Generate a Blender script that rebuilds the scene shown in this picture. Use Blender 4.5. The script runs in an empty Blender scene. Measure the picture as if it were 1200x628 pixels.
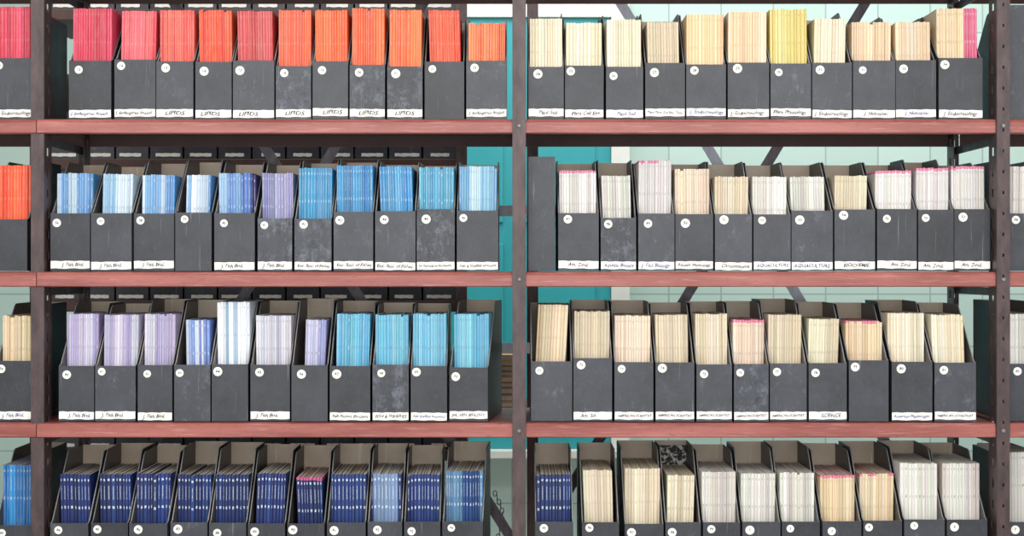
import bpy, math, random
from mathutils import Matrix, Vector
random.seed(7)
S=0.00185; ZC=1.30; D=3.4
def X(px,y=0.0): return (px-600)*S*(D+y)/D
def Z(py,y=0.0): return ZC+(314-py)*S*(D+y)/D
def lin(c):
    r=[]
    for v in c[:3]:
        v=v/255.0
        r.append(v/12.92 if v<=0.04045 else ((v+0.055)/1.055)**2.4)
    return (r[0],r[1],r[2],1.0)
sc=bpy.context.scene
col=sc.collection
sc.view_settings.view_transform='Standard'
sc.view_settings.look='None'

# ---------------------------------------------------------------- materials
def newmat(name,base,rough=0.6,metal=0.0):
    m=bpy.data.materials.new(name); m.use_nodes=True
    nt=m.node_tree; b=nt.nodes['Principled BSDF']
    b.inputs['Base Color'].default_value=lin(base)
    b.inputs['Roughness'].default_value=rough
    b.inputs['Metallic'].default_value=metal
    return m,nt,b
def N(nt,t,**kw):
    n=nt.nodes.new(t)
    for k,v in kw.items(): setattr(n,k,v)
    return n
def math_(nt,op,a,b=None,c=None):
    n=nt.nodes.new('ShaderNodeMath'); n.operation=op
    for i,v in enumerate((a,b,c)):
        if v is None: continue
        if isinstance(v,(int,float)): n.inputs[i].default_value=v
        else: nt.links.new(v,n.inputs[i])
    return n.outputs[0]
def mixc(nt,f,a,b):
    n=nt.nodes.new('ShaderNodeMix'); n.data_type='RGBA'
    for idx,v in ((0,f),(6,a),(7,b)):
        if isinstance(v,(int,float)): n.inputs[idx].default_value=v
        elif isinstance(v,tuple): n.inputs[idx].default_value=v
        else: nt.links.new(v,n.inputs[idx])
    return n.outputs[2]
def noise(nt,vec,scale,detail=4,rough=0.6):
    n=nt.nodes.new('ShaderNodeTexNoise'); n.inputs['Scale'].default_value=scale
    n.inputs['Detail'].default_value=detail; n.inputs['Roughness'].default_value=rough
    if vec is not None: nt.links.new(vec,n.inputs['Vector'])
    return n.outputs['Fac']
def ramp(nt,f,a,b,c0=(0,0,0,1),c1=(1,1,1,1)):
    n=nt.nodes.new('ShaderNodeValToRGB'); e=n.color_ramp.elements
    e[0].position=a;e[1].position=b;e[0].color=c0;e[1].color=c1
    nt.links.new(f,n.inputs[0]); return n.outputs[0]
def mapped(nt,scale,coord='Object'):
    tc=nt.nodes.new('ShaderNodeTexCoord'); mp=nt.nodes.new('ShaderNodeMapping')
    mp.inputs['Scale'].default_value=scale
    oi=nt.nodes.new('ShaderNodeObjectInfo')
    cm=nt.nodes.new('ShaderNodeCombineXYZ')
    v=math_(nt,'MULTIPLY',oi.outputs['Random'],37.0)
    nt.links.new(v,cm.inputs[0]); nt.links.new(v,cm.inputs[2])
    ad=nt.nodes.new('ShaderNodeVectorMath'); ad.operation='ADD'
    nt.links.new(tc.outputs[coord],ad.inputs[0]); nt.links.new(cm.outputs[0],ad.inputs[1])
    nt.links.new(ad.outputs[0],mp.inputs[0]); return mp.outputs[0]

def cloth(name,dark,light,scuff,wear=1.0,allworn=False):
    m,nt,b=newmat(name,dark,0.45)
    v=mapped(nt,(1,1,1))
    big=noise(nt,v,14,5,0.65)
    oi=nt.nodes.new('ShaderNodeObjectInfo')
    f=math_(nt,'ADD',math_(nt,'MULTIPLY',ramp(nt,big,0.3,0.75),0.55),math_(nt,'MULTIPLY',oi.outputs['Random'],0.45))
    c=mixc(nt,f,lin(dark),lin(light))
    fine=noise(nt,mapped(nt,(1,1,0.25)),260,3,0.8)
    c=mixc(nt,math_(nt,'MULTIPLY',ramp(nt,fine,0.58,0.75),0.3),c,lin(scuff))
    pt=noise(nt,mapped(nt,(1,1,0.7)),30,7,0.85)
    if allworn:
        c=mixc(nt,math_(nt,'MULTIPLY',ramp(nt,pt,0.50,0.62),0.8*wear),c,lin(scuff))
        pt2=noise(nt,mapped(nt,(1,1,1)),52,5,0.8)
        c=mixc(nt,math_(nt,'MULTIPLY',ramp(nt,pt2,0.55,0.62),0.7),c,lin((18,18,22)))
    else:
        worn=ramp(nt,oi.outputs['Random'],0.45,0.9)
        c=mixc(nt,math_(nt,'MULTIPLY',math_(nt,'MULTIPLY',ramp(nt,pt,0.54,0.68),worn),0.55*wear),c,lin(scuff))
    scr=noise(nt,mapped(nt,(1,1,0.04)),150,2,0.5)
    c=mixc(nt,math_(nt,'MULTIPLY',ramp(nt,scr,0.67,0.73),0.5),c,lin(scuff))
    # bottom and top edge rubbing of the front panel
    nt.links.new(c,b.inputs['Base Color'])
    bm=nt.nodes.new('ShaderNodeBump'); bm.inputs['Strength'].default_value=0.25; bm.inputs['Distance'].default_value=0.001
    nt.links.new(fine,bm.inputs['Height']); nt.links.new(bm.outputs[0],b.inputs['Normal'])
    return m
M_cloth=cloth('black_bookcloth',(24,25,30),(66,69,78),(122,124,132))
M_rub=cloth('rubbed_black_bookcloth',(26,27,32),(62,66,76),(112,116,128),0.8,True)
M_inner=cloth('file_lining',(190,168,144),(220,204,182),(236,226,212),0.5)
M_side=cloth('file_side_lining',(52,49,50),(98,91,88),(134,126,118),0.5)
M_edge=cloth('board_edge',(104,104,106),(160,158,154),(190,186,180))

def paper(name,base,dark,sc_=60):
    m,nt,b=newmat(name,base,0.8)
    f=noise(nt,mapped(nt,(1,1,1)),sc_,4,0.7)
    nt.links.new(mixc(nt,ramp(nt,f,0.4,0.75),lin(base),lin(dark)),b.inputs['Base Color'])
    return m
M_label=paper('label_paper',(250,248,242),(226,220,208))
M_stick=paper('sticker_paper',(250,248,240),(225,220,208))
M_kraft=paper('kraft_paper',(196,158,104),(160,122,76),30)
M_ink,_,_=newmat('ink_dark',(26,28,44),0.7)
M_inkb,_,_=newmat('ink_blue',(48,60,120),0.7)
M_inkr,_,_=newmat('ink_red',(160,50,60),0.7)
M_marb,nt,b=newmat('marbled_board',(30,30,32),0.6)
f=noise(nt,mapped(nt,(1,1,1)),75,5,0.7)
nt.links.new(mixc(nt,ramp(nt,f,0.50,0.54),lin((28,28,30)),lin((216,214,206))),b.inputs['Base Color'])

# journal cover with spine print
M_jour,nt,b=newmat('journal_cover',(200,200,200),0.5)
at=N(nt,'ShaderNodeAttribute',attribute_name='Col'); st=N(nt,'ShaderNodeAttribute',attribute_name='Style')
sp=N(nt,'ShaderNodeSeparateColor'); nt.links.new(st.outputs['Color'],sp.inputs[0])
uv=N(nt,'ShaderNodeUVMap',uv_map='UVMap'); su=N(nt,'ShaderNodeSeparateXYZ'); nt.links.new(uv.outputs[0],su.inputs[0])
u,v=su.outputs[0],su.outputs[1]
R,G,B=sp.outputs[0],sp.outputs[1],sp.outputs[2]
cmb=N(nt,'ShaderNodeCombineXYZ')
nt.links.new(math_(nt,'MULTIPLY',u,5.0),cmb.inputs[0]); nt.links.new(math_(nt,'MULTIPLY',v,1000.0),cmb.inputs[1]); nt.links.new(math_(nt,'MULTIPLY',B,90.0),cmb.inputs[2])
nz=noise(nt,cmb.outputs[0],1.0,1,0.5)
mark=math_(nt,'GREATER_THAN',nz,0.43)
inu=math_(nt,'LESS_THAN',math_(nt,'ABSOLUTE',math_(nt,'SUBTRACT',u,0.5)),0.12)
inu2=math_(nt,'LESS_THAN',math_(nt,'ABSOLUTE',math_(nt,'SUBTRACT',u,0.5)),0.26)
def window(a,bb): return math_(nt,'MULTIPLY',math_(nt,'GREATER_THAN',v,a),math_(nt,'LESS_THAN',v,bb))
w1=math_(nt,'MULTIPLY',math_(nt,'MULTIPLY',window(0.026,0.056),inu),0.6)
w2=math_(nt,'MULTIPLY',window(0.070,0.076),inu2)
w3=math_(nt,'MULTIPLY',window(0.010,0.015),inu2)
wm=math_(nt,'MAXIMUM',math_(nt,'MAXIMUM',w1,w2),w3)
mk=math_(nt,'MULTIPLY',mark,math_(nt,'MULTIPLY',wm,G))
bw=N(nt,'ShaderNodeRGBToBW'); nt.links.new(at.outputs['Color'],bw.inputs[0])
lightness=math_(nt,'GREATER_THAN',bw.outputs[0],0.32)
notdark=math_(nt,'ADD',math_(nt,'MULTIPLY',math_(nt,'GREATER_THAN',bw.outputs[0],0.06),0.85),0.15)
mc=mixc(nt,lightness,lin((232,238,244)),lin((96,86,88)))
big=noise(nt,mapped(nt,(1,1,0.3)),70,4,0.7)
base=mixc(nt,math_(nt,'MULTIPLY',math_(nt,'MULTIPLY',ramp(nt,big,0.45,0.8),0.12),notdark),at.outputs['Color'],lin((235,230,215)))
c=mixc(nt,mk,base,mc)
edge=math_(nt,'LESS_THAN',u,0.10)
c=mixc(nt,math_(nt,'MULTIPLY',math_(nt,'MULTIPLY',edge,notdark),0.32),c,lin((240,236,228)))
band=math_(nt,'LESS_THAN',v,math_(nt,'MULTIPLY',R,0.02))
c=mixc(nt,math_(nt,'MULTIPLY',band,0.75),c,lin((218,92,150)))
nt.links.new(c,b.inputs['Base Color'])

M_page,nt,b=newmat('page_block',(222,208,182),0.9)
f=noise(nt,mapped(nt,(900,4,900)),1.0,3,0.7)
at=N(nt,'ShaderNodeAttribute',attribute_name='Page')
nt.links.new(mixc(nt,math_(nt,'MULTIPLY',ramp(nt,f,0.35,0.7),0.3),at.outputs['Color'],lin((160,142,122))),b.inputs['Base Color'])

# shelf paint
M_shelf,nt,b=newmat('worn_red_paint',(140,60,58),0.4)
v1=noise(nt,mapped(nt,(1.4,8,12)),2.2,5,0.6)
c=mixc(nt,ramp(nt,v1,0.35,0.7),lin((134,66,58)),lin((170,98,90)))
v2=noise(nt,mapped(nt,(3,50,70)),4,4,0.7)
c=mixc(nt,math_(nt,'MULTIPLY',ramp(nt,v2,0.55,0.75),0.42),c,lin((214,168,164)))
v3=noise(nt,mapped(nt,(9,30,30)),5,4,0.7)
c=mixc(nt,math_(nt,'MULTIPLY',ramp(nt,v3,0.58,0.76),0.7),c,lin((92,46,36)))
nt.links.new(c,b.inputs['Base Color'])
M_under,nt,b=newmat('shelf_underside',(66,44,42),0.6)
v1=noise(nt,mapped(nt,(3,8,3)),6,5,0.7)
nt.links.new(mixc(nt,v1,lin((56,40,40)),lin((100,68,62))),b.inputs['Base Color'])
def steel(name,a,bc,rough=0.45):
    m,nt,b=newmat(name,a,rough,0.15)
    f=noise(nt,mapped(nt,(6,6,2)),9,6,0.7)
    nt.links.new(mixc(nt,ramp(nt,f,0.35,0.7),lin(a),lin(bc)),b.inputs['Base Color']); return m
M_post=steel('painted_post_steel',(56,42,44),(88,70,70))
M_brace=steel('dark_brace_steel',(74,68,74),(112,106,114))
M_braceL=steel('pale_brace_steel',(176,184,196),(206,212,220))
M_bolt=steel('bolt_steel',(150,145,140),(90,84,80),0.35)

# ---------------------------------------------------------------- helpers
def mesh_obj(name,verts,faces,mats,midx=None,bevel=0,parent=None,smooth=False):
    me=bpy.data.meshes.new(name); me.from_pydata(verts,[],faces)
    for m in mats: me.materials.append(m)
    if midx: me.polygons.foreach_set('material_index',midx)
    me.validate(); me.update()
    o=bpy.data.objects.new(name,me); col.objects.link(o)
    if bevel:
        md=o.modifiers.new('bevel','BEVEL'); md.width=bevel; md.segments=2; md.limit_method='ANGLE'
    if parent: o.parent=parent
    return o
BF=[(0,3,2,1),(4,5,6,7),(0,1,5,4),(1,2,6,5),(2,3,7,6),(3,0,4,7)]
def boxv(x0,x1,y0,y1,z0,z1):
    return [(x0,y0,z0),(x1,y0,z0),(x1,y1,z0),(x0,y1,z0),(x0,y0,z1),(x1,y0,z1),(x1,y1,z1),(x0,y1,z1)]
class Acc:
    def __init__(s): s.v=[];s.f=[];s.m=[]
    def add(s,v,f,m=0):
        k=len(s.v); s.v+=v
        for i,q in enumerate(f):
            s.f.append(tuple(k+a for a in q)); s.m.append(m if isinstance(m,int) else m[i])
    def box(s,*a,m=0): s.add(boxv(*a),BF,m)
def empty(name,loc,label,cat):
    e=bpy.data.objects.new(name,None); col.objects.link(e); e.location=loc; e.empty_display_size=0.1
    e['label']=label; e['category']=cat; return e

# ---------------------------------------------------------------- room
def struct(name,bx,mat):
    o=mesh_obj(name,boxv(*bx),BF,[mat]); o['kind']='structure'; return o
def tiles(name,a,bcol,grout,w,h,axis='wall'):
    m,nt,b=newmat(name,a,0.3)
    tc=N(nt,'ShaderNodeTexCoord'); sx=N(nt,'ShaderNodeSeparateXYZ'); nt.links.new(tc.outputs['Object'],sx.inputs[0])
    cx=N(nt,'ShaderNodeCombineXYZ'); nt.links.new(sx.outputs[0],cx.inputs[0]); nt.links.new(sx.outputs[2 if axis=='wall' else 1],cx.inputs[1])
    br=N(nt,'ShaderNodeTexBrick'); br.offset=0.0; nt.links.new(cx.outputs[0],br.inputs['Vector'])
    br.inputs['Color1'].default_value=lin(a); br.inputs['Color2'].default_value=lin(bcol); br.inputs['Mortar'].default_value=lin(grout)
    br.inputs['Scale'].default_value=1.0; br.inputs['Mortar Size'].default_value=0.003; br.inputs['Brick Width'].default_value=w; br.inputs['Row Height'].default_value=h
    nt.links.new(br.outputs[0],b.inputs['Base Color']); return m
M_wall=tiles('pale_wall_tiles',(176,200,192),(186,208,202),(146,168,162),0.2,0.2)
M_floor=tiles('floor_tiles',(150,146,138),(162,158,150),(110,106,100),0.3,0.3,'floor')
M_plas=paper('plaster',(226,226,220),(212,212,206),3)
M_teal,nt,b=newmat('teal_paint',(22,120,128),0.5)
f=noise(nt,mapped(nt,(1,1,0.2)),8,4,0.6)
nt.links.new(mixc(nt,f,lin((22,140,150)),lin((60,172,178))),b.inputs['Base Color'])
struct('floor',(-4,4,-4.2,2.7,-0.05,0),M_floor)
struct('ceiling',(-4,4,-4.2,2.7,3.0,3.05),M_plas)
struct('wall_back',(-4,4,2.6,2.7,0,3.0),M_wall)
struct('wall_left',(-4.1,-4,-4.2,2.7,0,3.0),M_plas)
struct('wall_right',(4,4.1,-4.2,2.7,0,3.0),M_plas)
a=Acc(); yb=2.56
x0,x1=X(488,yb),X(716,yb); zs=Z(526,yb)
a.box(x0,x1,yb,2.6,zs,2.25)
for zz in (zs+0.08,zs+0.86):
    for (p,q) in ((x0+0.06,(x0+x1)/2-0.04),((x0+x1)/2+0.04,x1-0.06)):
        a.box(p,q,yb-0.012,yb+0.002,zz,zz+0.7)
o=mesh_obj('window_1',a.v,a.f,[M_teal],a.m,0.003); o['kind']='structure'
a=Acc(); a.box(x0-0.07,x0,2.54,2.6,zs,2.32); a.box(x1,x1+0.07,2.54,2.6,zs,2.32); a.box(x0,x1,2.54,2.6,2.25,2.32); a.box(x0-0.09,x1+0.09,2.5,2.6,zs-0.03,zs)
o=mesh_obj('trim_1',a.v,a.f,[M_plas],a.m,0.003); o['kind']='structure'

# ---------------------------------------------------------------- shelving
unit=empty('shelving_unit',(0,0,0),'steel shelving with worn red boards and slotted dark posts','shelving')
DEP=0.36
def flange(p0,along,across,width,length,pitch=0.045,hw=0.012,hl=0.018):
    V=[];F=[]
    n=int(length/pitch)
    for i in range(n):
        z0=i*pitch;z1=z0+pitch; a0=(width-hw)/2;a1=a0+hw;b0=z0+(pitch-hl)/2;b1=b0+hl
        pts=[(0,z0),(width,z0),(width,z1),(0,z1),(a0,b0),(a1,b0),(a1,b1),(a0,b1)]
        k=len(V)
        for (q,r) in pts:
            V.append(tuple(p0[j]+across[j]*q+along[j]*r for j in range(3)))
        F+=[(k,k+1,k+5,k+4),(k+1,k+2,k+6,k+5),(k+2,k+3,k+7,k+6),(k+3,k,k+4,k+7)]
    return V,F
def post(xl,yf,w,side,back=False,top=2.4,par=unit,holes=False):
    a=Acc()
    if back or holes:
        V,F=flange((xl,yf,0),(0,0,1),(1,0,0),w,top,hw=0.008 if back else 0.0035,hl=0.018 if back else 0.007); a.add(V,F)
    else:
        a.add([(xl,yf,0),(xl+w,yf,0),(xl+w,yf,top),(xl,yf,top)],[(0,1,2,3)])
    for xs in ((xl+w,) if side>0 else (xl,)) if back else (xl,xl+w):
        V,F=flange((xs,yf,0),(0,0,1),(0,-1 if back else 1,0),0.055,top,hw=0.016); a.add(V,F)
    o=mesh_obj('post',a.v,a.f,[M_post],a.m,parent=par)
    md=o.modifiers.new('solid','SOLIDIFY'); md.thickness=0.002; md.offset=0
    return o
W=0.027
posts=[(X(38),-0.008,1),(X(601),-0.02,-1),(X(1165),-0.02,-1)]
for i,(xx,yf,sd) in enumerate(posts):
    post(xx,yf,W,sd,holes=(i==2))
for (xx,yf,sd) in posts:
    post(xx,DEP+0.004,W,sd,back=True)
def board(xa,xb,ztop,zbot,y0=-0.014,y1=DEP,par=unit):
    a=Acc(); t=0.004
    prof=[(y1,ztop),(y0+0.007,ztop),(y0+0.003,ztop-0.002),(y0,ztop-0.0075),(y0,zbot+0.002),(y0+0.003,zbot),(y0+0.022,zbot),(y0+0.022,zbot+0.003),
          (y0+0.006,zbot+0.004),(y0+0.006,ztop-t),(y1-0.006,ztop-t),(y1-0.006,zbot),(y1,zbot)]
    n=len(prof)
    V=[(xa,p,q) for p,q in prof]+[(xb,p,q) for p,q in prof]
    F=[];m=[]
    for i in range(n):
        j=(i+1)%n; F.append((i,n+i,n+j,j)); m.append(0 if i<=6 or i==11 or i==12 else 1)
    F.append(tuple(range(n))[::-1]); m.append(0); F.append(tuple(range(n,2*n))); m.append(0)
    a.add(V,F,m)
    return mesh_obj('shelf_board',a.v,a.f,[M_shelf,M_under],a.m,parent=par)
LV=[(-44,-28),(140,157),(318.5,336),(495,512),(673,690)]
XR=[(-500,44.5),(45.5,600.5),(616,1164.5),(1180,1700)]
for (t_,b_) in LV:
    for (p,q) in XR:
        board(X(p),X(q),Z(t_),Z(b_))
for (p,q) in XR: board(X(p),X(q),0.30,0.268)
for (xx,yf,sd) in posts[1:]:
    for (t_,b_) in LV:
        V=[];F=[]; n=6; zc=(Z(t_)+Z(b_))/2; xc=xx+W/2
        for yy,rr in ((yf-0.001,0.0045),(yf-0.004,0.0045),(yf-0.005,0.003)):
            V+=[(xc+rr*math.cos(i*math.pi/3),yy,zc+rr*math.sin(i*math.pi/3)) for i in range(n)]
        for L in range(2):
            for i in range(n):
                j=(i+1)%n; F.append((L*n+i,L*n+j,(L+1)*n+j,(L+1)*n+i))
        F.append(tuple(range(2*n,3*n)))
        mesh_obj('bolt',V,F,[M_bolt],parent=unit)
def bar(p,q,y,w,mat,t=0.003,name='cross_brace',par=unit):
    p=Vector((p[0],p[1])); q=Vector((q[0],q[1])); d=(q-p).normalized(); nn=Vector((-d.y,d.x))*w/2
    c=[p+nn,p-nn,q-nn,q+nn]
    V=[(a_.x,y,a_.y) for a_ in c]+[(a_.x,y+t,a_.y) for a_ in c]
    F=[(0,1,2,3),(7,6,5,4),(0,4,5,1),(1,5,6,2),(2,6,7,3),(3,7,4,0)]
    o=mesh_obj(name,V,F,[mat],parent=par); return o
yb=DEP+0.008
def BP(x,y,yy): return (X(x,yy),Z(y,yy))
bar(BP(175,-42,yb),BP(620,664,yb),yb,0.024,M_brace)
bar(BP(524,-42,yb),BP(90,664,yb),yb+0.005,0.024,M_brace)
o=bar(BP(700,-42,yb),BP(1126,664,yb),yb,0.024,M_braceL); o['label']='pale grey steel cross brace'
bar(BP(1042,-42,yb),BP(612,664,yb),yb+0.005,0.024,M_brace)
bar(BP(556,247,yb+.01),BP(660,247,yb+.01),yb+.012,0.026,M_braceL,name='rear_rail')
bar(BP(556,408,yb+.01),BP(660,408,yb+.01),yb+.012,0.026,M_braceL,name='rear_rail')
for (xx,yf,sd) in posts:
    for (t_,b_) in LV[:4]:
        a=Acc(); xs=xx+W/2
        a.box(xs-0.002,xs+0.002,0.0,DEP,Z(b_)-0.02,Z(b_)-0.002)
        mesh_obj('side_arm',a.v,a.f,[M_brace],parent=unit)

# ---------------------------------------------------------------- text meshes
text_cache={}
def prep_texts(items):
    tmp=[]
    for (s,size,shear) in sorted(items):
        cu=bpy.data.curves.new('t','FONT'); cu.body=s; cu.size=size; cu.shear=shear; cu.extrude=0.0001
        cu.align_x='CENTER'; cu.align_y='CENTER'; cu.resolution_u=2; cu.offset=size*0.012
        o=bpy.data.objects.new('t',cu); col.objects.link(o); tmp.append(((s,size),o))
    bpy.context.view_layer.update(); dg=bpy.context.evaluated_depsgraph_get()
    for key,o in tmp:
        me=bpy.data.meshes.new_from_object(o.evaluated_get(dg))
        ph=len(key[0])*1.3
        for vtx in me.vertices:
            x,y,z=vtx.co
            y+=0.0007*math.sin(x*310+ph)+0.0003*math.sin(x*830+ph)
            x+=0.0003*math.sin(y*900+x*150)
            vtx.co=(x,-z,y)
        xs=[vtx.co.x for vtx in me.vertices] or [0]
        text_cache[key]=(me,max(xs)-min(xs))
    for key,o in tmp:
        cu=o.data; bpy.data.objects.remove(o); bpy.data.curves.remove(cu)

# ---------------------------------------------------------------- magazine file
FD=0.26; T=0.0022
RUB={(1,322),(1,409),(1,453),(2,301),(2,344),(2,488),(2,704),(3,436),(3,860)}
def file_mesh(w,hf,hb,mat=None):
    a=Acc(); h=w/2
    a.box(-h,h,0,T,0,hf,m=[0,2,0,0,1,0])
    a.box(-h,h,FD-T,FD,0,hb,m=[0,2,1,0,0,0])
    a.box(-h+T,h-T,T,FD-T,0,T,m=[0,1,0,0,0,0])
    for sx in (-1,1):
        xo=sx*h; xi=sx*(h-T)
        xa,xb=(xo,xi) if sx<0 else (xi,xo)
        prof=[(T,0),(FD-T,0),(FD-T,hb),(FD-0.118,hb-0.001),(FD-0.128,hb-0.006),(T+0.012,hf+0.004),(T,hf)]
        n=len(prof)
        V=[(xa,p,q) for p,q in prof]+[(xb,p,q) for p,q in prof]
        F=[tuple(range(n))[::-1],tuple(range(n,2*n))]
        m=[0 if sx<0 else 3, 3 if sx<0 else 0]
        for i in range(n):
            j=(i+1)%n; F.append((i,j,n+j,n+i)); m.append(0 if i==0 else 2)
        a.add(V,F,m)
    me=bpy.data.meshes.new('magazine_file'); me.from_pydata(a.v,[],a.f)
    for m_ in (mat or M_cloth,M_inner,M_edge,M_side): me.materials.append(m_)
    me.polygons.foreach_set('material_index',a.m); me.update()
    return me
def disc_mesh(r):
    n=24
    V=[(r*math.cos(2*math.pi*i/n),0,r*math.sin(2*math.pi*i/n)) for i in range(n)]+[(r*math.cos(2*math.pi*i/n),-0.0004,r*math.sin(2*math.pi*i/n)) for i in range(n)]
    F=[tuple(range(n))[::-1],tuple(range(n,2*n))]+[(i,(i+1)%n,n+(i+1)%n,n+i) for i in range(n)]
    me=bpy.data.meshes.new('number_sticker'); me.from_pydata(V,[],F); me.materials.append(M_stick); me.update(); return me
ME_disc=disc_mesh(0.0095)

# palettes -------------------------------------------------------
P={
 'pinkred':[(214,48,88),(224,68,102),(206,44,76)],
 'coralp':[(230,80,94),(234,102,110),(222,70,82)],
 'coral':[(236,92,80),(240,108,90),(230,80,74)],
 'orred':[(240,80,40),(236,66,38),(244,96,50)],
 'crims':[(210,70,74),(216,86,86),(200,60,66)],
 'corO':[(238,104,66),(242,94,54),(232,84,58)],
 'orange':[(244,108,50),(240,92,42),(246,120,62)],
 'ordark':[(238,84,40),(228,62,34),(244,100,50),(130,40,34)],
 'orange2':[(242,118,60),(244,130,74),(234,102,50)],
 'cream':[(230,218,192),(226,210,182),(236,228,206)],
 'creamd':[(218,202,174),(228,216,192),(206,190,162)],
 'peach':[(232,206,170),(236,214,184),(226,196,160)],
 'lorange':[(232,200,154),(228,192,146),(236,210,168)],
 'yellow':[(220,202,122),(212,190,106),(228,214,146)],
 'peachpink':[(234,206,168),(238,212,178),(230,200,160),(234,208,170),(214,70,120),(222,88,134)],
 'bluew':[(118,168,212),(190,212,232),(84,142,198),(226,236,242),(106,158,208)],
 'bluew2':[(96,150,202),(206,222,236),(64,120,186),(150,190,220)],
 'bluepurp':[(150,188,220),(96,140,200),(120,170,214),(66,110,180),(54,48,110)],
 'lav':[(150,150,190),(170,172,202),(124,126,174),(190,192,212)],
 'blue':[(50,144,194),(72,164,208),(40,128,184),(130,192,218)],
 'blued':[(44,136,192),(60,152,204),(86,170,212),(38,122,182)],
 'tealb':[(84,168,202),(108,186,214),(66,154,192)],
 'lblue':[(138,190,216),(110,172,208),(184,214,228),(96,160,200)],
 'whitep':[(226,222,218),(232,228,224),(214,208,206)],
 'white':[(220,218,210),(228,226,220),(206,202,194)],
 'whiteg':[(212,212,204),(222,220,212),(198,196,188)],
 'peachc':[(228,206,182),(220,198,174),(234,216,196)],
 'creamy':[(220,210,180),(228,220,194),(210,198,168)],
 'lavr3':[(178,168,204),(194,186,214),(162,152,194),(210,206,224)],
 'lavb':[(150,162,216),(196,206,232),(112,140,206),(216,222,238)],
 'whblue':[(220,228,236),(176,204,228),(140,176,212),(234,238,242)],
 'lavw':[(204,202,218),(220,220,228),(186,184,210),(230,230,236)],
 'lavblue':[(156,158,206),(190,192,220),(66,86,168)],
 'sky':[(88,178,214),(110,192,222),(72,164,206)],
 'sky2':[(110,190,216),(130,202,224),(94,178,210)],
 'navy':[(18,44,104),(14,36,92),(24,54,118)],
 'navyw':[(18,44,104),(24,54,118),(14,36,92),(20,46,108),(110,140,184)],
 'navyl':[(24,68,126),(34,90,144),(16,48,104),(70,126,168)],
 'tan':[(224,200,162),(230,210,176),(212,188,150)],
 'blueL':[(28,130,196),(40,146,210),(20,112,180)],
}
rows={}
rows[1]=(139,[
 (-10,37,'pinkred',8,67,6.5,'J. Endocrinology',0,1),
 (80,130,'pinkred',10,70,5.5,'J. Endangered Anabol.',0,1),(132,181,'coralp',13,70,5.5,'J. Endangered Anabol.',0,.96),(182,226,'coral',12,72,5.5,'LIPIDS',0,1),
 (228,271,'orred',12,72,5.5,'LIPIDS',0,1),(272,321,'crims',13,71,5.5,'LIPIDS',0,.95),(322,364,'corO',12,76,5.5,'LIPIDS',0,1),
 (366,408,'orange',12,72,5.5,'LIPIDS',0,1),(409,451,'orange',10,75,5.5,'LIPIDS',0,1),(453,495,'orange',12,77,5.5,'LIPIDS',0,1),
 (497,544,'ordark',12,71,5.5,None,0,.92),(546,594,'orange2',27,71,5.5,'J. Endangered Anabol.',0,1),
 (619,661,'cream',22,78,6,'Plant Soil',0,1),(662,708,'cream',27,75,8,'Plant Cell Env.',0,1),(710,754,'cream',23,79,6,'Plant Soil',0,1),
 (756,803,'creamd',26,73,5.5,'Plant Phys. Soil Env. Tool.',0,.9),(804,851,'lorange',17,75,6,'J. Endocrinology',0,1),(853,902,'peach',14,72,6,'J. Endocrinology',0,1),
 (903,951,'yellow',11,75,6.5,'Plant Physiology',0,1),(952,999,'cream',22,74,6,'J. Endocrinology',0,.9),(1000,1050,'peach',26,70,6,'J. Nutrition',0,1),
 (1051,1099,'peach',26,70,7,'J. Nutrition',0,.95),(1101,1153,'peachpink',10,67,6,'J. Endocrinology',0,1),
 (1181,1228,None,15,15,0,'REV',0,0)])
rows[2]=(317.5,[
 (-14,32,'orred',194,258,7,None,0,1),
 (57,104,'bluew',203,249,5.5,'J. Fish Biol.',0,1),(106,154,'bluew2',204,249,5.5,'J. Fish Biol.',0,.85),(155,203,'bluew',205,249,5.5,'J. Fish Biol.',0,.9),
 (205,248,'bluew',205,249,5.5,None,0,.8),(250,298,'bluepurp',203,249,6.5,'J. Fish Biol.',0,1),(301,342,'lav',203,255,5.5,'J. Fish Biol.',0,1),
 (344,388,'blue',197,256,5.5,'Env. Biol. of Fishes',0,1),(390,437,'blued',194,248,5.5,'Env. Biol. of Fishes',0,1),(439,487,'blued',195,247,5.5,'Env. Biol. of Fishes',0,.95),
 (488,533,'tealb',196,246,5.5,'Fish Physiology and Biochemistry',0,1),(535,584,'lblue',195,246,5.5,'Fish & Shellfish Immunol.',0,1),
 (619,651,None,188,188,0,'REV',0,0),
 (654,702,'whitep',200,250,5.5,'Am. Zool.',1,1),(704,746,'whiteg',206,255,6,'Aquatic Botany',0,.95),(748,791,'whitep',188,250,5.5,'J. Fish Biology',.9,1),
 (792,837,'peachc',198,251,6,'Aquatic Physiology',0,1),(838,882,'creamd',207,251,5.5,'Chromosoma',0,1),(883,927,'white',207,251,6,'AQUACULTURE',0,1),
 (928,977,'white',207,247,6,'AQUACULTURE',0,.95),(978,1026,'creamy',206,246,6,'BIOCHEMIE',0,.9),(1028,1075,'whitep',200,245,6,'Am. Zool.',1,1),
 (1076,1118,'whitep',197,245,6,'Am. Zool.',1,1),(1120,1163,'whitep',195,245,5.5,'Am. Zool.',1,1),
 (1183,1228,'white',195,215,7,None,0,1)])
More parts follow.
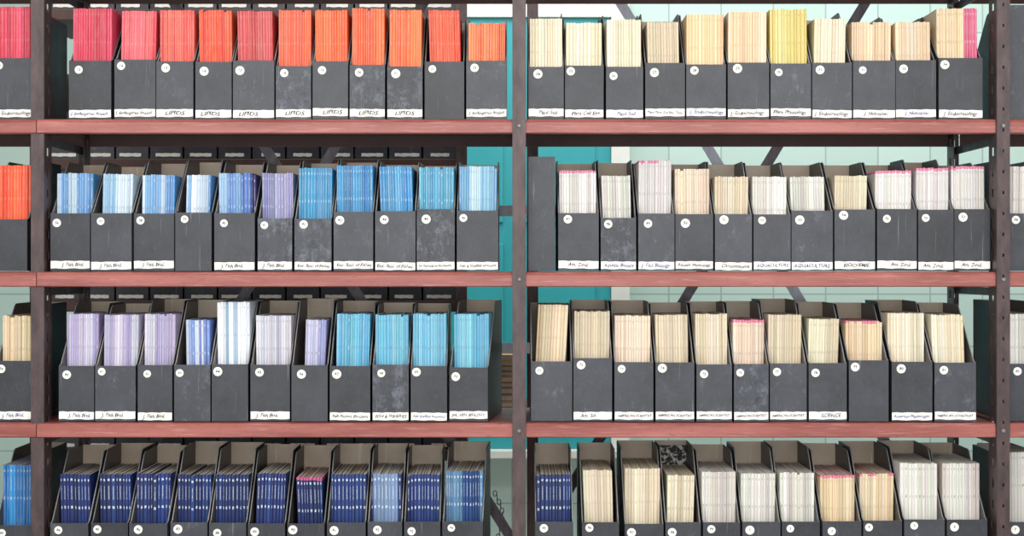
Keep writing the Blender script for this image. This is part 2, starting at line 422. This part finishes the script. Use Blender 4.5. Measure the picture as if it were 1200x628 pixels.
rows[3]=(494,[
 (-8,37,'tan',370,424,7,'J. Fish Biol.',0,1),
 (67,109,'lavr3',368,430,5.5,'J. Fish Biol.',0,1),(110,158,'lavr3',369,430,5.5,'J. Fish Biol.',0,.95),(160,201,'lavr3',368,429,5.5,'J. Fish Biol.',0,1),
 (203,246,'lavb',375,427,5.5,None,0,.75),(247,290,'whblue',354,427,6,None,0,1),(292,339,'lavw',370,428,5.5,'J. Fish Biol.',0,.97),
 (341,384,'lavblue',375,427,5.5,None,0,.7),(386,434,'sky',368,428,5.5,'Fish Physiol. Biochem.',0,.93),(436,479,'sky2',369,428,5.5,'FISH & FISHERIES',0,1),
 (481,524,'sky2',368,428,5.5,'Fish Shellfish Immunol.',0,1),(526,572,'sky2',368,430,5.5,'JNL. FISH. BIOLOGY',0,1),
 (622,671,'tan',357,423,6.5,None,0,.94),(672,718,'creamd',365,421,6,'Am. Sci.',0,1),(720,766,'peachc',370,424,6,'AMERICAN SCIENTIST',0,1),
 (768,814,'creamd',369,425,6,'AMERICAN SCIENTIST',0,.95),(816,858,'creamd',368,427,6,'AMERICAN SCIENTIST',0,1),(860,901,'peachc',375,427,6,'AMERICAN SCIENTIST',1,1),
 (903,947,'creamd',369,426,6,'AMERICAN SCIENTIST',0,1),(948,993,'creamy',374,426,6,'SCIENCE',0,.95),(995,1042,'tan',376,422,6,None,.8,1),
 (1045,1093,'cream',367,423,6,'American Physiologist',0,1),(1095,1144,'cream',369,424,6,'AMERICAN ZOOLOGIST',0,.92),
 (1183,1228,'white',368,404,7,None,0,1)])
rows[4]=(672,[
 (-10,36,'blueL',545,616,7,None,0,1),
 (58,103,'navy',556,613,7.5,None,0,.93),(105,149,'navy',556,613,7.5,None,0,.96),(151,196,'navy',555,613,7.5,None,0,1),(198,242,'navy',556,613,7.5,None,0,1),
 (244,288,'navy',556,613,7.5,None,0,1),(290,334,'navy',555,613,7.5,None,0,.94),(336,380,'navy',560,613,7.5,None,1,.85),(382,428,'navy',556,613,7.5,None,0,1),
 (430,471,'navyw',555,613,7.5,None,0,1),(473,516,'navy',556,613,7,None,0,1),(518,566,'navyl',552,611,6.5,None,0,1),
 (627,672,'navy',556,611,7.5,None,0,1),(682,726,'creamd',551,613,6.5,None,0,.93),(732,778,'creamd',549,613,6.5,None,0,1),(780,822,'creamy',557,612,6.5,None,0,.9),
 (824,868,'white',553,612,6.5,None,0,1),(870,915,'whiteg',555,612,6.5,None,0,1),(917,962,'white',554,612,6.5,None,0,1),(964,1010,'tan',557,610,6.5,None,1,.97),
 (1012,1058,'tan',555,610,6.5,None,.9,.97),(1060,1108,'white',543,608,7.5,None,0,1),(1110,1158,'white',543,610,7.5,None,0,1),
 (1181,1228,'whiteg',530,612,8,None,0,1)])
desc={'pinkred':'crimson pink','coralp':'coral pink','coral':'coral red','orred':'orange-red','crims':'dull crimson','corO':'coral orange','orange':'bright orange','ordark':'orange-red','orange2':'light orange',
'cream':'cream','creamd':'aged cream','peach':'peach','lorange':'pale orange','yellow':'yellow','peachpink':'peach','bluew':'blue and white','bluew2':'blue and white','bluepurp':'light blue','lav':'greyish lavender','blue':'blue','blued':'deep blue','tealb':'teal blue','lblue':'pale blue','whitep':'white','white':'white','whiteg':'greyish white','peachc':'peachy cream','creamy':'yellowed cream','lavr3':'lavender','lavb':'pale violet-blue','whblue':'bluish white','lavw':'pale lavender','lavblue':'lavender blue','sky':'sky blue','sky2':'light sky blue','navy':'navy blue','navyw':'navy blue','navyl':'dark teal blue','tan':'tan','blueL':'bright blue'}
ordw={1:'top shelf',2:'second shelf',3:'third shelf',4:'lowest visible shelf'}
items=set()
for r,(pb,L) in rows.items():
    for bx in L:
        if bx[6] and bx[6]!='REV': items.add((bx[6],0.0095,0.22))
for i in range(1,100): items.add((str(i),0.0095,0.1))
prep_texts(items)

label_cache={}
def label_mesh(w,hh=0.0165):
    key=(round(w,4),hh)
    if key not in label_cache:
        V=[];F=[];n=8
        for i in range(n+1):
            x=-w/2+w*i/n
            V+=[(x,-0.0004,0.0007*math.sin(i*1.7)),(x,-0.0004,hh+0.0006*math.sin(i*2.3))]
        for i in range(n): F.append((2*i,2*i+2,2*i+3,2*i+1))
        me=bpy.data.meshes.new('label_strip'); me.from_pydata(V,[],F); me.materials.append(M_label); me.update(); label_cache[key]=me
    return label_cache[key]
def child(name,me,par,loc,rot=0,scale=1,mat=None):
    o=bpy.data.objects.new(name,me); col.objects.link(o); o.parent=par; o.location=loc; o.rotation_euler=(0,rot,0)
    o.scale=(scale,1,scale) if not isinstance(scale,tuple) else scale
    if mat:
        if not me.materials: me.materials.append(None)
        o.material_slots[0].link='OBJECT'; o.material_slots[0].material=mat
    return o
journals=[]
num=11
recess={1:0.022,2:0.034,3:0.044,4:0.050}
yaw_over={(3,526):-0.11,(4,518):-0.05}
for r,(pb,L) in rows.items():
    zb=Z(pb)
    for (x0,x1,pal,bt,ft,th,lab,pink,fill) in L:
        xa,xb=X(x0),X(x1); w=xb-xa-0.0010; xc=(xa+xb)/2
        rev=(lab=='REV')
        hf=max(Z(ft)-zb,0.05) if not rev else 0.125
        hf+=random.uniform(-0.002,0.002)
        if r in (2,3) and x0==1183: hf=0.125
        hb={1:0.248,2:0.248,3:0.256,4:0.254}[r]+random.uniform(-0.006,0.006)
        y0=random.uniform(0,0.014)
        me=file_mesh(w,hf,hb,M_rub if (r,x0) in RUB else None)
        f=bpy.data.objects.new('magazine_file',me); col.objects.link(f)
        yaw=yaw_over.get((r,x0),random.uniform(-0.006,0.006))
        f.location=(xc,y0,zb); f.rotation_euler=(0,0,yaw)
        f['category']='magazine file'; f['group']='magazine files on the '+ordw[r]
        if rev:
            f.location=(xc,y0+0.02+FD,zb); f.rotation_euler=(0,0,math.pi)
            f['label']='black cloth magazine file turned back to front, empty'
            continue
        f['label']=('rubbed ' if (r,x0) in RUB else '')+'black cloth magazine file holding %s journals'%desc[pal] + (', handwritten strip' if lab else ', no strip label' if r<4 else '')
        if lab:
            ls=child('label_strip',label_mesh(w-0.001),f,(0,0.0,random.uniform(0.002,0.006)),random.uniform(-0.014,0.014))
            tm,tw=text_cache[(lab,0.0095)]
            k=min(1.15,(w-0.010)/tw)
            kx=k*1.45 if lab=='LIPIDS' else k
            ink=random.choice([M_ink,M_ink,M_inkb])
            if lab=='LIPIDS': ink=M_ink
            t_=child('handwriting',tm,ls,(random.uniform(-0.3,0.3)*(w-tw*kx-0.004),-0.0009,0.0082),random.uniform(-0.025,0.025),(kx,1,min(1.25,max(kx,0.75))),ink)
        sx=-w/2+random.uniform(0.012,0.022)
        stck=child('number_sticker',ME_disc,f,(sx,-0.0002,hf-random.uniform(0.012,0.022)),0,random.uniform(0.85,1.05))
        tm,tw=text_cache[(str(num%99+1),0.0095)]
        child('handwritten_number',tm,stck,(0,-0.0009,0),random.uniform(-0.2,0.2),(min(0.9,0.011/tw),1,0.85),M_ink)
        num+=1
        if (r,x0)==(4,780):
            a=Acc(); a.box(-w/2+T+0.001,w/2-T-0.001,0,0.0015,0,0.246)
            o=mesh_obj('marbled_card',a.v,a.f,[M_marb],a.m,0.0004); o.location=(xc,y0+FD-T-0.003,zb+T+0.0002); o['category']='card'
            o['label']='black and white marbled card standing inside a magazine file'
        rc=recess[r]+random.uniform(-0.006,0.007)
        iw=(w-2*T-0.0008)
        use=iw*fill; lean=random.choice([-1,1])*random.uniform(0.01,0.035) if fill<0.97 else random.uniform(-0.008,0.008)
        if (r,x0)==(3,622): lean=0.05
        zt=Z(bt,y0+rc); h=zt-zb-T
        if h<0.12: h=0.12
        spread=abs(math.tan(lean))*h
        avail=use-spread
        n=max(3,int(round(avail/(th/1000.0))))
        ws=[random.uniform(0.68,1.32) for _ in range(n)]; sm=sum(ws)
        cx=-iw/2+(iw-use)*(0.75 if x0<600 else 0.3)
        if lean<0: cx+=spread
        colr=P[pal]; run=random.choice(colr)
        Mf=Matrix.Translation(f.location)@Matrix.Rotation(yaw,4,'Z')
        for i in range(n):
            t=avail*ws[i]/sm
            if pal in('peachpink','bluepurp'):
                cc=colr[min(len(colr)-1,int(i*len(colr)/n))]
            else:
                if random.random()<0.5: run=random.choice(colr)
                cc=run
            j=random.uniform(0.92,1.05); cc=tuple(max(0,min(255,q*j+random.uniform(-4,4))) for q in cc)
            hh=h+random.choice([0,0,0,0.0003,-0.0006,0.0008,-0.001])
            if fill>0.97 and random.random()<0.03: hh-=0.004
            dd=random.uniform(0.186,0.190)
            yy=rc+random.uniform(-0.001,0.002)
            M=Mf@Matrix.Translation((cx+t/2,yy,T+0.0002+abs(math.sin(lean))*t/2))@Matrix.Rotation(lean,4,'Y')
            pk=0
            if pink and (pink>=1 or random.random()<0.5): pk=random.uniform(0.24,0.36)
            mkst=random.uniform(0.3,0.6)
            if pal in('pinkred','coralp','coral','orred','crims','corO','orange','ordark','orange2'): mkst*=0.3
            if pal in('cream','peach','lorange','yellow','tan','creamd'): mkst*=0.6
            if pal.startswith('navy'): mkst=0.9
            jx=xc+cx
            vis=t*(h-hf)
            if not (X(2)<jx<X(1197)): vis=0
            journals.append(dict(M=M,t=t-0.0003,h=hh,d=dd,c=cc,pk=pk,mk=mkst,pal=pal,row=r,vis=vis,px=x0))
            cx+=t

# ---------------------------------------------------------------- journal geometry
def jgeo(t,h,d):
    e=min(0.0016,t*0.26); wth=0.0005; hx=t/2
    out=[(-hx,d),(-hx,e),(-hx+e,0),(hx-e,0),(hx,e),(hx,d)]
    inn=[(-hx+wth,d-0.001),(-hx+wth,e+wth),(-hx+e+wth*0.4,wth+0.0006),(hx-e-wth*0.4,wth+0.0006),(hx-wth,e+wth),(hx-wth,d-0.001)]
    V=[(p,q,0) for p,q in out]+[(p,q,h) for p,q in out]+[(p,q,h) for p,q in inn]+[(p,q,h-0.0006) for p,q in inn]
    F=[];m=[];uv=[]
    umap={1:(0.0,0.12),2:(0.12,0.88),3:(0.88,1.0)}
    for i in range(5):
        F.append((i,i+1,7+i,6+i)); m.append(0)
        a,b_=umap.get(i,(3,3)); uv+= [(a,h),(b_,h),(b_,0),(a,0)]
    F.append((5,0,6,11)); m.append(1); uv+=[(3,h)]*4
    for i in range(6):
        j=(i+1)%6; F.append((6+i,6+j,12+j,12+i)); m.append(0 if i<5 else 1); uv+=[(3,0.0)]*4
        F.append((12+i,12+j,18+j,18+i)); m.append(0 if i<5 else 1); uv+=[(3,0.001)]*4
    F.append((18,19,20,21,22,23)); m.append(1); uv+=[(3,0)]*6
    F.append((5,4,3,2,1,0)); m.append(0); uv+=[(3,h)]*6
    nl=sum(len(f) for f in F)
    return V,F,m,uv,nl
def jmesh(name,V,F,m,uv,C,ST,PG):
    me=bpy.data.meshes.new(name); me.from_pydata(V,[],F)
    me.materials.append(M_jour); me.materials.append(M_page)
    me.polygons.foreach_set('material_index',m)
    ul=me.uv_layers.new(name='UVMap'); ul.data.foreach_set('uv',[q for p in uv for q in p])
    for nm,dat in (('Col',C),('Style',ST),('Page',PG)):
        at=me.attributes.new(nm,'FLOAT_COLOR','CORNER'); at.data.foreach_set('color',dat)
    me.update(); return me
journals.sort(key=lambda j:-j['vis'])
tot=len(journals); print('JOURNALS',tot)
SV,SF,SM,SU,SC_,SS,SP=[],[],[],[],[],[],[]
for k,j in enumerate(journals):
    pg=random.choice([(226,214,190),(216,200,172),(232,222,204),(206,190,162)])
    if j['pal'].startswith(('white','lav','sky','blue','wh')): pg=random.choice([(232,226,214),(222,214,200),(238,234,224)])
    pc=lin(pg)
    V,F,m,uv,nl=jgeo(j['t'],j['h'],j['d'])
    cc=lin(j['c']); stl=(j['pk'],j['mk'],random.random(),1.0)
    if k<300:
        me=jmesh('journal',V,F,m,uv,list(cc)*nl,list(stl)*nl,list(pc)*nl)
        o=bpy.data.objects.new('journal',me); col.objects.link(o); o.matrix_world=j['M']
        o['category']='journal'; o['group']='journals on the '+ordw[j['row']]
        o['label']='thin %s journal'%desc[j['pal']]+(' with pink top band' if j['pk'] else '')+' in black file'
    else:
        b0=len(SV)
        SV+=[tuple(j['M']@Vector(v_)) for v_ in V]; SF+=[tuple(b0+q for q in f) for f in F]; SM+=m; SU+=uv
        SC_+=list(cc)*nl; SS+=list(stl)*nl; SP+=list(pc)*nl
me=jmesh('journals',SV,SF,SM,SU,SC_,SS,SP)
o=bpy.data.objects.new('journals',me); col.objects.link(o); o['kind']='stuff'; o['category']='journals'
o['label']='many thin paper journals in assorted colours packed in magazine files'

# ---------------------------------------------------------------- second range behind
unit2=empty('shelving_unit',(0,0,0),'second steel shelving range standing behind, dark boards and posts','shelving')
Y2=0.80
def back_row(pl,pxs):
    zt=Z(pl+5,Y2)
    a=Acc(); a.box(X(40,Y2),X(545,Y2),Y2-0.012,Y2+0.34,zt-0.03,zt-0.001)
    mesh_obj('shelf_board',a.v,a.f,[M_under],a.m,0.002,parent=unit2)
    me=file_mesh(0.086,0.125,0.25)
    for px in pxs:
        o=bpy.data.objects.new('magazine_file',me); col.objects.link(o)
        o.location=(X(px,Y2),Y2,zt); o['category']='magazine file'; o['group']='magazine files on the rear shelving'
        o['label']='black cloth magazine file with white strip on rear shelving'
        child('label_strip',label_mesh(random.choice([0.058,0.066,0.05]),0.009),o,(random.uniform(-0.006,0.006),0,0.006))
pxs=[75+i*40.0 for i in range(12)]
for pl in (6,181,347,521): back_row(pl,pxs)
for px in (44,541):
    a=Acc(); a.box(X(px,Y2)-0.015,X(px,Y2)+0.015,Y2-0.02,Y2-0.013,0,2.4); a.box(X(px,Y2)-0.015,X(px,Y2)-0.012,Y2-0.013,Y2+0.02,0,2.4)
    mesh_obj('post',a.v,a.f,[M_post],a.m,parent=unit2)
a=Acc(); zt=Z(478,Y2); a.box(X(548,Y2),X(622,Y2),Y2-0.012,Y2+0.3,zt-0.03,zt)
mesh_obj('shelf_board',a.v,a.f,[M_under],a.m,0.002,parent=unit2)
a=Acc(); px=624; a.box(X(px,Y2)-0.015,X(px,Y2)+0.015,Y2-0.02,Y2-0.013,0,2.4)
mesh_obj('post',a.v,a.f,[M_post],a.m,parent=unit2)
z=zt+0.0003
for i in range(9):
    th=random.uniform(0.012,0.019)
    a=Acc(); xw=X(612,Y2)-random.uniform(0,0.008); xl=X(554,Y2)+random.uniform(0,0.02)
    a.box(xl,xw,0,0.22,0,th*0.16); a.box(xl,xw,0,0.22,th*0.84,th); a.box(xl+0.003,xw-0.003,0.003,0.22,th*0.16,th*0.84,m=1)
    o=mesh_obj('kraft_folder',a.v,a.f,[M_kraft,M_label],a.m,0.0006); o.location=(0,Y2+0.01+random.uniform(0,0.01),z)
    o['category']='folder'; o['label']='brown kraft paper folder lying in a stack on rear shelf'; o['group']='kraft folders stacked behind the shelving'
    z+=th+0.0003

# thin chain looped from the lower brace
a=Acc(); R_,r_=0.007,0.0013; yc=DEP+0.035
cxp,top=X(580,yc),Z(578,yc)
for i in range(26):
    zc=top-i*0.0105; xo=cxp+0.016*math.sin(i*0.3)+i*0.0005
    V=[];F=[];n1,n2=12,6
    for p in range(n1):
        A=2*math.pi*p/n1
        for q in range(n2):
            B_=2*math.pi*q/n2; rr=R_*0.62+r_*math.cos(B_)
            lx=rr*math.cos(A); lz=(R_+r_*math.cos(B_))*math.sin(A); ly=r_*math.sin(B_)
            if i%2: lx,ly=ly,lx
            V.append((xo+lx,yc+ly,zc+lz))
            F.append((p*n2+q,((p+1)%n1)*n2+q,((p+1)%n1)*n2+(q+1)%n2,p*n2+(q+1)%n2))
    a.add(V,F)
o=mesh_obj('chain',a.v,a.f,[M_brace],a.m,parent=unit); o['label']='thin dark metal chain'

# ---------------------------------------------------------------- lights, world, camera
w=bpy.data.worlds.new('world'); sc.world=w; w.use_nodes=True
w.node_tree.nodes['Background'].inputs[0].default_value=(0.95,0.98,1.0,1); w.node_tree.nodes['Background'].inputs[1].default_value=1.1
def area(loc,rot,sx,sy,e,c=(1,1,1)):
    l=bpy.data.lights.new('unseen_area_light','AREA'); l.shape='RECTANGLE'; l.size=sx; l.size_y=sy; l.energy=e; l.color=c
    o=bpy.data.objects.new('unseen_area_light',l); col.objects.link(o); o.location=loc; o.rotation_euler=rot
area((0,-2.8,2.7),(math.radians(52),0,0),5,1.2,86,(1,0.99,0.975))
area((0,-4.0,1.6),(math.radians(86),0,0),4,1.6,68,(1,0.995,0.99))  # added fill behind the camera at eye height, not a ceiling fixture
area((0.6,1.75,2.85),(0,0,0),4,0.8,50,(0.95,1,1))  # unseen lamp over the rear aisle, added to brighten the back wall
area((0,0.58,2.9),(0,0,0),4,0.3,25,(0.95,1,1))
cam=bpy.data.cameras.new('camera'); co=bpy.data.objects.new('camera',cam); col.objects.link(co)
co.location=(0,-D,ZC); co.rotation_euler=(math.pi/2,0,0)
cam.sensor_width=36; cam.lens=36*D/(1200*S); cam.clip_start=0.05
sc.camera=co
